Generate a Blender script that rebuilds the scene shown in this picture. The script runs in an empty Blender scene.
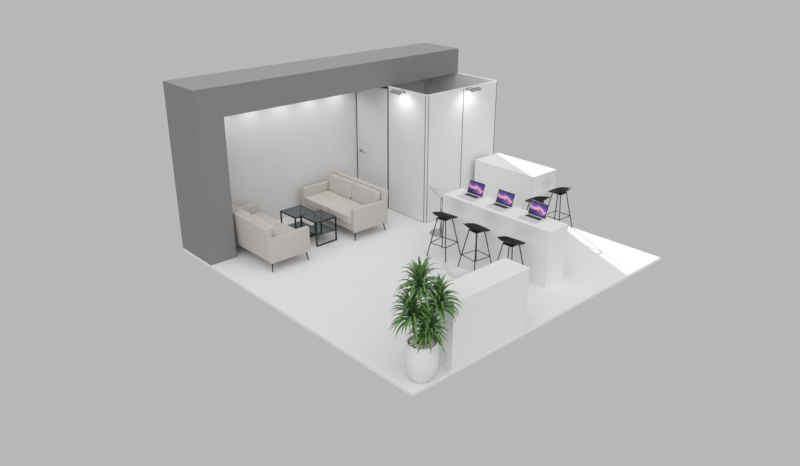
import bpy, bmesh, math, random
from mathutils import Vector, Matrix
random.seed(4)
scene=bpy.context.scene
scene.view_settings.view_transform='Standard'
scene.view_settings.look='None'

# ---------------------------------------------------------------- materials
def mat(name,col,rough=0.6,metal=0.0,noise=None,bump=None,emit=0.0,spec=0.5,coat=0.0):
    m=bpy.data.materials.new(name);m.use_nodes=True
    nt=m.node_tree;b=nt.nodes['Principled BSDF']
    b.inputs['Base Color'].default_value=(*col,1)
    b.inputs['Roughness'].default_value=rough
    b.inputs['Metallic'].default_value=metal
    b.inputs['Specular IOR Level'].default_value=spec
    b.inputs['Coat Weight'].default_value=coat
    tc=nt.nodes.new('ShaderNodeTexCoord')
    if noise:
        sc,amt=noise
        n=nt.nodes.new('ShaderNodeTexNoise');n.inputs['Scale'].default_value=sc;n.inputs['Detail'].default_value=4
        nt.links.new(tc.outputs['Object'],n.inputs['Vector'])
        r=nt.nodes.new('ShaderNodeValToRGB')
        r.color_ramp.elements[0].position=.3;r.color_ramp.elements[1].position=.7
        r.color_ramp.elements[0].color=(*[c*(1-amt) for c in col],1)
        r.color_ramp.elements[1].color=(*[min(1,c*(1+amt)) for c in col],1)
        nt.links.new(n.outputs['Fac'],r.inputs['Fac']);nt.links.new(r.outputs['Color'],b.inputs['Base Color'])
    if bump:
        sc,st=bump
        n=nt.nodes.new('ShaderNodeTexNoise');n.inputs['Scale'].default_value=sc;n.inputs['Detail'].default_value=3
        nt.links.new(tc.outputs['Object'],n.inputs['Vector'])
        bp=nt.nodes.new('ShaderNodeBump');bp.inputs['Strength'].default_value=st;bp.inputs['Distance'].default_value=.004
        nt.links.new(n.outputs['Fac'],bp.inputs['Height']);nt.links.new(bp.outputs['Normal'],b.inputs['Normal'])
    return m
M_floor=mat('floor_white',(.82,.82,.83),.7,noise=(3,.006),spec=.3)
M_dark=mat('arch_grey',(.265,.265,.267),1.0,noise=(4,.01),spec=0)
M_wall=mat('wall_white',(.74,.74,.74),.65,noise=(5,.006))
M_panel=mat('panel_white',(.78,.78,.78),.5,noise=(5,.006))
M_white=mat('counter_white',(.83,.83,.83),.6,noise=(6,.005),spec=.3)
M_alu=mat('aluminium',(.36,.36,.37),.4,.4,noise=(30,.03))
M_gap=mat('dark_gap',(.05,.05,.05),.6,noise=(30,.05))
M_seam=mat('panel_seam',(.16,.16,.16),.6,noise=(30,.05))
M_fab=mat('beige_fabric',(.575,.54,.51),.95,noise=(70,.07),bump=(350,.6),spec=.15)
M_fab2=mat('beige_fabric_cushion',(.61,.575,.545),.95,noise=(50,.07),bump=(350,.6),spec=.15)
M_black=mat('black_metal',(.018,.018,.02),.4,.3,noise=(40,.1))
M_seat=mat('black_plastic',(.014,.014,.016),.4,noise=(20,.1),spec=.3)
M_glass=mat('smoked_glass',(.21,.26,.27),.04,noise=(10,.05))
M_glass.node_tree.nodes['Principled BSDF'].inputs['Transmission Weight'].default_value=.85
M_glass.node_tree.nodes['Principled BSDF'].inputs['IOR'].default_value=1.3
M_chrome=mat('chrome',(.55,.55,.56),.22,1,noise=(10,.01))
M_wp=mat('white_plastic',(.88,.88,.88),.3,noise=(10,.005))
M_silver=mat('silver_metal',(.66,.66,.68),.5,.1,noise=(50,.01))
M_keys=mat('keyboard_black',(.025,.025,.027),.6,noise=(50,.1))
M_pot=mat('glazed_white_pot',(.82,.82,.82),.22,noise=(8,.006),coat=.3)
M_soil=mat('dark_soil',(.10,.08,.06),.95,noise=(60,.4),bump=(80,1))
M_peb=mat('white_pebble',(.8,.79,.76),.7,noise=(20,.1))
M_bark=mat('bark',(.22,.16,.10),.9,noise=(25,.35),bump=(40,1))
M_bulb=mat('lamp_lens',(.9,.9,.88),.3,noise=(10,.01))
# leaf material
def leafmat():
    m=mat('leaf_green',(.07,.17,.045),.38)
    nt=m.node_tree;b=nt.nodes['Principled BSDF'];tc=nt.nodes['Texture Coordinate']
    n=nt.nodes.new('ShaderNodeTexNoise');n.inputs['Scale'].default_value=14
    r=nt.nodes.new('ShaderNodeValToRGB')
    r.color_ramp.elements[0].position=.3;r.color_ramp.elements[0].color=(.055,.155,.034,1)
    r.color_ramp.elements[1].position=.7;r.color_ramp.elements[1].color=(.22,.40,.13,1)
    nt.links.new(tc.outputs['Object'],n.inputs['Vector']);nt.links.new(n.outputs['Fac'],r.inputs['Fac'])
    nt.links.new(r.outputs['Color'],b.inputs['Base Color'])
    return m
M_leaf=leafmat()
def screenmat():
    m=mat('screen_wallpaper',(.1,.03,.2),.2)
    nt=m.node_tree;b=nt.nodes['Principled BSDF'];tc=nt.nodes['Texture Coordinate']
    sx=nt.nodes.new('ShaderNodeSeparateXYZ');nt.links.new(tc.outputs['Object'],sx.inputs[0])
    n=nt.nodes.new('ShaderNodeTexNoise');n.inputs['Scale'].default_value=10;n.inputs['Detail'].default_value=5;n.inputs['Distortion'].default_value=.5
    nt.links.new(tc.outputs['Object'],n.inputs['Vector'])
    mu=nt.nodes.new('ShaderNodeMath');mu.operation='MULTIPLY_ADD';mu.inputs[1].default_value=.85;mu.inputs[2].default_value=-.42
    nt.links.new(n.outputs['Fac'],mu.inputs[0])
    ad=nt.nodes.new('ShaderNodeMath');ad.operation='MULTIPLY_ADD';ad.inputs[1].default_value=4.3
    nt.links.new(sx.outputs['Z'],ad.inputs[0]);nt.links.new(mu.outputs[0],ad.inputs[2])
    r=nt.nodes.new('ShaderNodeValToRGB');cr=r.color_ramp
    cr.elements[0].position=.18;cr.elements[0].color=(.02,.025,.09,1)
    cr.elements[1].position=.98;cr.elements[1].color=(.04,.04,.15,1)
    for p,c in ((.34,(.06,.045,.18)),(.42,(.33,.15,.36)),(.52,(.74,.42,.56)),(.63,(.34,.12,.38)),(.78,(.11,.06,.26))):
        e=cr.elements.new(p);e.color=(*c,1)
    nt.links.new(ad.outputs[0],r.inputs['Fac'])
    nt.links.new(r.outputs['Color'],b.inputs['Base Color']);nt.links.new(r.outputs['Color'],b.inputs['Emission Color'])
    b.inputs['Emission Strength'].default_value=.35
    return m
M_screen=screenmat()

# ---------------------------------------------------------------- mesh helpers
class MB:
    def __init__(s): s.bm=bmesh.new()
    def box(s,x0,x1,y0,y1,z0,z1,bev=0,seg=2,mx=None):
        r=bmesh.ops.create_cube(s.bm,size=1);vs=r['verts']
        for v in vs:
            v.co=Vector(((x0+x1)/2+v.co.x*(x1-x0),(y0+y1)/2+v.co.y*(y1-y0),(z0+z1)/2+v.co.z*(z1-z0)))
        if bev:
            es=list({e for v in vs for e in v.link_edges})
            rr=bmesh.ops.bevel(s.bm,geom=es,offset=bev,segments=seg,affect='EDGES',profile=.5)
            vs=list({v for f in rr['faces'] for v in f.verts}|{v for v in vs if v.is_valid})
        if mx: 
            for v in vs: v.co=mx@v.co
        return s
    def tube(s,pts,r,n=8,closed=False,cap=True):
        pts=[Vector(p) for p in pts];rings=[];N=len(pts)
        rs=r if isinstance(r,(list,tuple)) else [r]*N
        up=None
        for i,p in enumerate(pts):
            if closed: t=(pts[(i+1)%N]-pts[i-1])
            else: t=pts[min(i+1,N-1)]-pts[max(i-1,0)]
            t.normalize()
            if up is None:
                up=Vector((0,0,1)) if abs(t.z)<.9 else Vector((1,0,0))
            a=t.cross(up);a.normalize();b=a.cross(t);b.normalize();up=b
            rings.append([s.bm.verts.new(p+(a*math.cos(2*math.pi*k/n)+b*math.sin(2*math.pi*k/n))*rs[i]) for k in range(n)])
        for i in range(N if closed else N-1):
            A=rings[i];B=rings[(i+1)%N]
            for k in range(n): s.bm.faces.new((A[k],A[(k+1)%n],B[(k+1)%n],B[k]))
        if cap and not closed:
            s.bm.faces.new(rings[0][::-1]);s.bm.faces.new(rings[-1])
        return s
    def lathe(s,prof,n=32,c=(0,0)):
        rings=[]
        for r,z in prof:
            if r<1e-5: rings.append([s.bm.verts.new((c[0],c[1],z))])
            else: rings.append([s.bm.verts.new((c[0]+r*math.cos(2*math.pi*k/n),c[1]+r*math.sin(2*math.pi*k/n),z)) for k in range(n)])
        for A,B in zip(rings,rings[1:]):
            for k in range(n):
                k2=(k+1)%n
                if len(A)==1 and len(B)==1: continue
                if len(A)==1: s.bm.faces.new((A[0],B[k2],B[k]))
                elif len(B)==1: s.bm.faces.new((A[k],A[k2],B[0]))
                else: s.bm.faces.new((A[k],A[k2],B[k2],B[k]))
        return s
    def cushion(s,x0,x1,y0,y1,z0,z1,bulge=.02,e=4.5,n=10,mx=None):
        bmesh.ops.create_cube(s.bm,size=2)
        bmesh.ops.subdivide_edges(s.bm,edges=s.bm.edges[:],cuts=n,use_grid_fill=True)
        for v in s.bm.verts:
            x,y,z=v.co
            m=(abs(x)**e*1+abs(y)**e+abs(z)**e)**(1/e)
            k=1/m if m>0 else 1
            x*=k;y*=k;z*=k
            zz=z*(1+bulge/((z1-z0)/2)*(1-x*x)*(1-y*y))
            c=Vector(((x0+x1)/2+x*(x1-x0)/2,(y0+y1)/2+y*(y1-y0)/2,(z0+z1)/2+zz*(z1-z0)/2))
            v.co=mx@c if mx else c
        return s
    def obj(s,name,m,parent=None,smooth=False,loc=(0,0,0)):
        bmesh.ops.recalc_face_normals(s.bm,faces=s.bm.faces)
        me=bpy.data.meshes.new(name);s.bm.to_mesh(me);s.bm.free()
        me.materials.append(m)
        if smooth:
            for p in me.polygons:p.use_smooth=True
        o=bpy.data.objects.new(name,me);scene.collection.objects.link(o);o.location=loc
        if parent:o.parent=parent
        return o
def smooth_angle(o,a=40):
    me=o.data
    for p in me.polygons:p.use_smooth=True
    bm=bmesh.new();bm.from_mesh(me)
    for e in bm.edges:
        if len(e.link_faces)==2 and e.calc_face_angle(0)>math.radians(a): e.smooth=False
    bm.to_mesh(me);bm.free()
def empty(name,loc,label,cat,rot=0,group=None):
    o=bpy.data.objects.new(name,None);scene.collection.objects.link(o)
    o.empty_display_size=.1;o.location=loc;o.rotation_euler=(0,0,rot)
    o['label']=label;o['category']=cat
    if group:o['group']=group
    return o
def copytree(o,parent=None):
    c=o.copy();scene.collection.objects.link(c)
    if parent:
        c.parent=parent
    for ch in o.children: copytree(ch,c)
    return c
def struct(o,label,cat=None):
    o['kind']='structure';o['label']=label
    o['category']=cat or 'wall'
    return o

# ---------------------------------------------------------------- booth shell
struct(MB().box(0,6,0,6,-.055,0,.004,1).obj('floor',M_floor),'white square raised exhibition platform with thin edge','floor')
# dark arch: pillar + header, one piece
b=MB();bm=b.bm
prof=[(0,0),(.5,0),(.5,2.5),(6,2.5),(6,3),(0,3)]
f=[bm.verts.new((x,5,z)) for x,z in prof];k=[bm.verts.new((x,6,z)) for x,z in prof]
bm.faces.new(f);bm.faces.new(k[::-1])
for i in range(6):
    j=(i+1)%6;bm.faces.new((f[i],f[j],k[j],k[i]))
struct(b.obj('wall_front',M_dark),'dark grey boxy arch with thick side pillar and deep header')
struct(MB().box(.5,5.96,5.95,5.999,0,2.5).obj('wall_back',M_wall),'plain off-white back wall under the grey arch')
# storage room walls
CX=4.03;CY=3.9
struct(MB().box(CX,CX+.04,CY+.045,4.955,0.01,2.5).obj('wall_left',M_panel),'white storage room side panel')
struct(MB().box(CX+.045,4.994,CY,CY+.04,0.01,2.5).box(5.006,5.955,CY,CY+.04,0.01,2.5).obj('wall_storage',M_panel),'white storage room front panels')
struct(MB().box(5.96,6,CY+.04,5.0,0.01,2.5).box(5.96,5.999,5.0,5.95,0.01,2.499).obj('wall_right',M_panel),'white storage room end panel')
# posts and rails
b=MB();b.box(CX,CX+.035,CY,CY+.035,0,2.505,.004,2)
struct(b.obj('trim_1',M_panel),'slim white corner post of the storage room','trim')
b=MB()
b.box(CX-.001,CX+.032,CY+.033,CY+.049,0,2.49);b.box(CX+.033,CX+.049,CY-.001,CY+.032,0,2.49)
b.box(4.991,5.009,CY-.001,CY+.03,0,2.49);b.box(5.948,5.966,CY-.001,CY+.03,0,2.49)
b.box(CX-.001,CX+.044,4.952,4.990,0,2.5)
struct(b.obj('trim_2',M_seam),'dark seams between storage room panels','trim')
b=MB()
b.box(CX+.04,5.96,CY+.002,CY+.038,2.5,2.506);b.box(CX+.002,CX+.038,CY+.04,4.98,2.5,2.506);b.box(5.962,5.998,CY+.04,4.998,2.5,2.506)
struct(b.obj('trim_3',M_wp),'thin white top rails of the storage room','trim')
b=MB();b.box(CX+.02,CX+.05,4.985,5.02,0.01,2.5).box(CX+.005,CX+.05,5.922,5.95,.01,2.5).box(CX+.03,CX+.05,5.0,5.95,2.44,2.5)
struct(b.obj('trim_4',M_gap),'dark door frame gap','trim')
door=struct(MB().box(CX,CX+.04,5.0,5.92,.015,2.44,.003,1).obj('door_1',M_panel),'white flush storage room door with lever handle','door')
h=MB();h.lathe([(0,0),(.026,0),(.026,.012),(0,.012)],16)
h.tube([(0,0,.005),(0,0,.05),(.01,0,.06),(.16,0,.06)],.011)
ho=h.obj('handle',M_alu,parent=door,smooth=True);ho['label']='grey metal lever door handle'
ho.matrix_local=Matrix.Translation((CX,5.80,1.05))@Matrix(((0,0,-1,0),(-1,0,0,0),(0,1,0,0),(0,0,0,1)))

# ---------------------------------------------------------------- counters
def counter(name,x0,x1,y0,y1,h,label):
    cx,cy=(x0+x1)/2,(y0+y1)/2
    e=empty(name,(cx,cy,0),label,'counter')
    dx,dy=(x1-x0)/2,(y1-y0)/2
    MB().box(-dx+.001,dx-.001,-dy+.001,dy-.001,0,h-.03,.001,1).obj('body',M_white,e)
    MB().box(-dx,dx,-dy,dy,h-.03,h,.002,2).obj('countertop',M_white,e)
    return e
BZ=.98
counter('bar_counter',3.54,4.02,.64,2.96,BZ,'long white bar counter carrying three laptops')
counter('display_counter',5.30,5.995,2.34,3.80,1.05,'white block counter beside the storage room')
counter('reception_counter',.71,2.24,.005,.46,1.02,'white reception counter at the platform edge beside plant')

# ---------------------------------------------------------------- sofas
def sofa(loc,rot,label):
    e=empty('sofa',loc,label,'sofa',rot,'matching beige sofas');L=.82;D=.40
    MB().box(-D+.03,D-.02,-L+.05,L-.05,.17,.31,.012).obj('seat_frame',M_fab,e)
    tilt=Matrix.Translation((-D,0,.17))@Matrix.Rotation(math.radians(-5),4,'Y')@Matrix.Translation((D,0,-.17))
    o=MB().box(-D,-D+.11,-L+.02,L-.02,.17,.80,.02,3,tilt).obj('backrest',M_fab,e);smooth_angle(o,60)
    for s in(-1,1):
        y0,y1=(s*L,s*(L-.09)) if s<0 else (s*(L-.09),s*L)
        o=MB().box(-D,D,y0,y1,.165,.62,.012,3).obj('armrest',M_fab,e);smooth_angle(o,60)
    W=L-.095
    for s in(-1,1):
        y0,y1=(-W,-.002) if s<0 else (.002,W)
        MB().cushion(-D+.12,D+.005,y0,y1,.30,.455,.004,16,16).obj('seat_cushion',M_fab2,e,True)
        t=Matrix.Translation((-D+.175,0,.45))@Matrix.Rotation(math.radians(-9),4,'Y')@Matrix.Rotation(math.pi/2,4,'Y')
        MB().cushion(-.335,.0,y0+.003,y1-.003,-.055,.055,.010,12,16,mx=t).obj('back_cushion',M_fab2,e,True)
    for sx in(-1,1):
        for sy in(-1,1):
            MB().tube([(sx*(D-.06),sy*(L-.06),.17),(sx*(D-.03),sy*(L-.035),0)],[.014,.009]).obj('leg',M_black,e,True)
    return e
sofa((1.0,4.86,0),0,'beige fabric two-seat sofa near the grey pillar, facing coffee tables')
sofa((2.86,4.95,0),math.pi,'beige fabric two-seat sofa near storage room door, facing tables')

# ---------------------------------------------------------------- coffee tables
def table(loc,w,d,h,shelf,label):
    e=empty('coffee_table',loc,label,'coffee table',0,'nested black coffee tables')
    MB().box(-w/2+.016,w/2-.016,-d/2+.016,d/2-.016,h-.008,h+.001,.001,1).obj('tabletop',M_glass,e)
    t=.022;z=h-.02;b=MB()
    b.box(-w/2,w/2,-d/2,-d/2+t,z,z+.02);b.box(-w/2,w/2,d/2-t,d/2,z,z+.02)
    b.box(-w/2,-w/2+t,-d/2,d/2,z,z+.02);b.box(w/2-t,w/2,-d/2,d/2,z,z+.02)
    b.obj('frame',M_black,e)
    MB().box(-w/2+.004,w/2-.004,-d/2+.004,d/2-.004,shelf,shelf+.010,.002,1).obj('shelf',M_glass,e)
    for sy in(-1,1):
        y=sy*(d/2-t/2)
        MB().box(-w/2,w/2,y-t/2,y+t/2,0,t).obj('floor_rail',M_black,e)
        for sx in(-1,1):
            x=sx*(w/2-t/2)
            MB().box(x-t/2,x+t/2,y-t/2,y+t/2,t,h-.02).obj('leg',M_black,e)
    return e
table((1.92,5.13,0),.46,.48,.45,.12,'black square coffee table with smoked glass top')
table((2.03,4.64,0),.46,.47,.47,.20,'black coffee table with smoked glass top and shelf')

# ---------------------------------------------------------------- shell seat surface
def shell(name,m,parent,w,d,z,lift,side,thick,n=14,exp=2.0):
    bm=bmesh.new();g=[]
    for i in range(n+1):
        row=[]
        for j in range(n+1):
            u=-1+2*i/n;v=-1+2*j/n
            x=u*math.sqrt(1-v*v*.42);y=v*math.sqrt(1-u*u*.42)
            bk=max(0,(-x-.25)/.75)
            zz=z+lift*bk**1.6+side*abs(y)**2.5*(.4+.6*max(0,-x+.3)) -.03*max(0,x-.5)
            row.append(bm.verts.new((x*d/2-.03*bk,y*w/2,zz)))
        g.append(row)
    for i in range(n):
        for j in range(n): bm.faces.new((g[i][j],g[i+1][j],g[i+1][j+1],g[i][j+1]))
    r=bmesh.ops.solidify(bm,geom=bm.faces[:],thickness=thick)
    b=MB();b.bm.free();b.bm=bm
    return b.obj(name,m,parent,True)
# black stool
def stool(loc,rot,label):
    e=empty('bar_stool',loc,label,'bar stool',rot,'black bar stools')
    shell('seat',M_seat,e,.45,.40,.725,.13,.07,.012)
    T=.09;B=.21;zt=.71
    for sx in(-1,1):
        for sy in(-1,1):
            MB().tube([(sx*T,sy*T,zt),(sx*B,sy*B,0)],.0085).obj('leg',M_black,e,True)
    k=T+(B-T)*(1-.25/zt)
    b=MB()
    c=[(k,k,.25),(k,-k,.25),(-k,-k,.25),(-k,k,.25)]
    for i in range(4): b.tube([c[i],c[(i+1)%4]],.007)
    b.obj('footrest',M_black,e,True)
    b=MB();b.box(-T-.01,T+.01,-T-.01,T+.01,zt-.006,zt+.012,.003,1);b.obj('seat_mount',M_black,e)
    return e
s0=stool((3.24,2.62,0),0.1,'black bar stool with low back beside the bar counter')
def cp(src,loc,rot,label=None):
    c=copytree(src);c.location=loc;c.rotation_euler=(0,0,rot)
    if label:c['label']=label
    return c
cp(s0,(3.24,1.88,0),-.1);cp(s0,(3.24,1.15,0),.05)
cp(s0,(5.04,2.04,0),math.pi/2,'black bar stool with low back beside the block counter')
cp(s0,(5.76,2.06,0),math.pi/2,'black bar stool standing beside the sunlit floor patch')
# white swivel stools
def wstool(loc,rot,label):
    e=empty('swivel_stool',loc,label,'bar stool',rot,'white swivel bar stools')
    shell('seat',M_wp,e,.47,.44,.75,.19,.08,.018)
    MB().tube([(0,0,.03),(0,0,.735)],.024,16).obj('pedestal',M_chrome,e,True)
    o=MB().lathe([(0,0),(.21,0),(.21,.008),(.12,.022),(.035,.035),(0,.04)],40).obj('base',M_chrome,e);smooth_angle(o,50)
    ring=[(.02+.12*math.cos(a),.12*math.sin(a),.28) for a in [2*math.pi*i/24 for i in range(24)]]
    MB().tube(ring,.009,closed=True).tube([(0,0,.28),(-.10,0,.28)],.009).obj('footrest',M_chrome,e,True)
    return e
w0=wstool((3.92,3.36,0),-.55,'white swivel bar stool at the end of bar counter')
cp(w0,(1.70,.82,0),-.75,'white swivel bar stool behind the reception counter')

# ---------------------------------------------------------------- laptops
def laptop(loc,rot):
    e=empty('laptop',loc,'open silver laptop with purple galaxy wallpaper on bar counter','laptop',rot,'laptops on the bar counter')
    w,d=.36,.26
    MB().box(-d/2,d/2,-w/2,w/2,0,.016,.005,2).obj('base',M_silver,e)
    b=MB()
    for r in range(5):
        for c in range(12):
            x=.004+r*.0185;y=-.144+c*.0242
            b.box(x,x+.014,y,y+.0195,.0162,.0185)
    b.obj('keyboard',M_keys,e)
    MB().box(-.105,-.03,-.055,.055,.016,.0168).obj('trackpad',M_silver,e)
    T=Matrix.Translation((d/2-.005,0,.017))@Matrix.Rotation(math.radians(18),4,'Y')
    hs=.235
    o=MB().box(0,.008,-w/2,w/2,0,hs,.003,2,T).obj('lid',M_silver,e);o['label']='silver laptop lid'
    MB().box(-.0015,.001,-w/2+.004,w/2-.004,.004,hs-.004,mx=T).obj('bezel',M_keys,e)
    MB().box(-.003,-.001,-w/2+.016,w/2-.016,.020,hs-.014,mx=T).obj('screen',M_screen,e)
    return e
l0=laptop((3.77,2.54,BZ),0)
cp(l0,(3.77,1.88,BZ),0);cp(l0,(3.77,1.18,BZ),0)

# ---------------------------------------------------------------- arm spotlights
def armlight(loc,rot,label):
    e=empty('arm_spotlight',loc,label,'spotlight',rot,'arm spotlights on the storage room')
    MB().box(-.02,.012,-.02,.02,0,.05,.003,1).tube([(0,0,.03),(.06,0,.07),(.18,0,.07)],.007).obj('arm',M_alu,e)
    T=Matrix.Translation((.20,0,.05))@Matrix.Rotation(math.radians(20),4,'Y')
    MB().box(-.042,.042,-.13,.13,-.016,.016,.003,2,T).obj('lamp_head',M_alu,e)
    MB().box(-.034,.034,-.11,.11,-.019,-.015,mx=T).obj('lens',M_bulb,e)
    return e
armlight((CX-.02,4.50,2.45),math.pi,'grey arm floodlight on top of side panel')
armlight((5.08,CY-.02,2.45),-math.pi/2,'grey arm floodlight on top of front panels')

# ---------------------------------------------------------------- plant
PX,PY=.32,.17
e=empty('potted_plant',(PX,PY,0),'leafy green dracaena in tall glossy white pot','plant')
prof=[(0,0),(.125,0),(.14,.01),(.190,.11),(.220,.24),(.225,.34),(.215,.45),(.200,.54),(.192,.55),(.182,.543),(.18,.50),(.18,.48),(0,.48)]
o=MB().lathe(prof,48).obj('pot',M_pot,e);smooth_angle(o,50)
o=MB().lathe([(.178,.485),(.1,.50),(0,.505)],24).obj('soil',M_soil,e,True)
b=MB()
for i in range(210):
    a=random.uniform(0,6.28);r=.160*math.sqrt(random.random());s=random.uniform(.013,.021)
    q=bmesh.ops.create_icosphere(b.bm,subdivisions=1,radius=s)
    for v in q['verts']: v.co=Vector((v.co.x*1.2+r*math.cos(a),v.co.y+r*math.sin(a),v.co.z*.7+.518))
o=b.obj('pebbles',M_peb,e,True);o['kind']='stuff'
R=Vector((.735,-.678,0));F=Vector((.678,.735,0))
heads=[(-.03,.03,1.44,.36),(.20,.02,1.20,.34),(-.14,-.04,1.08,.35),(.07,-.12,.89,.32)]
def leaf(bm,base,az,el,L,w,droop):
    N=9;p=base.copy();d=Vector((math.cos(az)*math.cos(el),math.sin(az)*math.cos(el),math.sin(el)))
    side=Vector((-math.sin(az),math.cos(az),0));prev=None
    for i in range(N+1):
        t=i/N;ww=w*(math.sin(math.pi*min(1,.12+t*.88)**.75)*.95+.05) if t<1 else .001
        nrm=side.cross(d);
        if nrm.z<0:nrm=-nrm
        row=[bm.verts.new(p-side*ww/2+nrm*ww*.18),bm.verts.new(p),bm.verts.new(p+side*ww/2+nrm*ww*.18)]
        if prev:
            for k in(0,1): bm.faces.new((prev[k],prev[k+1],row[k+1],row[k]))
        prev=row
        p=p+d*(L/N);d=(d+Vector((0,0,-droop*(.3+t))) ).normalized()
for (r,fw,z,sz) in heads:
    top=R*r+F*fw+Vector((0,0,z-.08))
    base=top*.25;base.z=.48
    mid=(base+top)*.5+Vector((top.x*.15,top.y*.15,0))
    b=MB();b.tube([base,mid,top],[.02,.017,.014],8);b.obj('trunk',M_bark,e,True)
    b=MB()
    for i in range(82):
        t=i/81;az=i*2.39996+random.uniform(-.25,.25)
        el=math.radians(4+80*t+random.uniform(-10,10))
        leaf(b.bm,top+Vector((0,0,-.12+.16*t)),az,el,sz*random.uniform(.85,1.1),.042,.33)
    for v in b.bm.verts:
        if v.co.z<1.04 and v.co.x>.37: v.co.x=.37+(v.co.x-.37)*.06
    bmsh=b.obj('leaves',M_leaf,e,True)

# ---------------------------------------------------------------- lights
def light(name,typ,loc,energy,col=(1,1,1),**kw):
    d=bpy.data.lights.new(name,typ);d.energy=energy;d.color=col
    for k_,v in kw.items(): setattr(d,k_,v)
    o=bpy.data.objects.new(name,d);scene.collection.objects.link(o);o.location=loc
    return o
def aim(o,dirv): o.rotation_euler=Vector(dirv).to_track_quat('-Z','Y').to_euler()
sun=light('sun','SUN',(10,14,8),6.0,angle=math.radians(.5));el=math.radians(12)
dv=Vector((-.455,-1,0)).normalized()*math.cos(el);dv.z=-math.sin(el);aim(sun,dv)
fill=light('soft_fill','SUN',(-8,-8,12),1.6,angle=math.radians(100));aim(fill,(.55,.6,-1.0))  # added fill light from the camera side, brightens floor and panels
for x in (.9,1.55,2.2,2.85,3.5):
    s=light('downlight','SPOT',(x,5.64,2.46),9,(1,.98,.95),spot_size=math.radians(150),spot_blend=.9,shadow_soft_size=.1)
    aim(s,(0,.25,-1))
s=light('arm_lamp','SPOT',(CX-.32,4.50,2.44),5.5,(1,.98,.95),spot_size=math.radians(140),spot_blend=.9,shadow_soft_size=.08);aim(s,(1,0,-1.2))
s=light('arm_lamp','SPOT',(5.08,CY-.32,2.44),5.5,(1,.98,.95),spot_size=math.radians(140),spot_blend=.9,shadow_soft_size=.08);aim(s,(0,1,-1.2))
w=bpy.data.worlds.new('world');scene.world=w;w.use_nodes=True
w.node_tree.nodes['Background'].inputs['Color'].default_value=(.474,.474,.474,1)
w.node_tree.nodes['Background'].inputs['Strength'].default_value=1

# ---------------------------------------------------------------- camera
cx,cy,cz,yaw,pit,f,roll=-5.41413,-5.63254,5.52407,.82625,.40381,745.7963,.00356
fw=Vector((math.cos(yaw)*math.cos(pit),math.sin(yaw)*math.cos(pit),-math.sin(pit)))
r=Vector((math.sin(yaw),-math.cos(yaw),0));u=r.cross(fw)
r,u=r*math.cos(roll)+u*math.sin(roll),u*math.cos(roll)-r*math.sin(roll)
cam=bpy.data.cameras.new('camera');co=bpy.data.objects.new('camera',cam);scene.collection.objects.link(co)
m=Matrix((r,u,-fw)).transposed().to_4x4();m.translation=(cx,cy,cz);co.matrix_world=m
cam.sensor_width=36;cam.lens=f/800*36
scene.camera=co
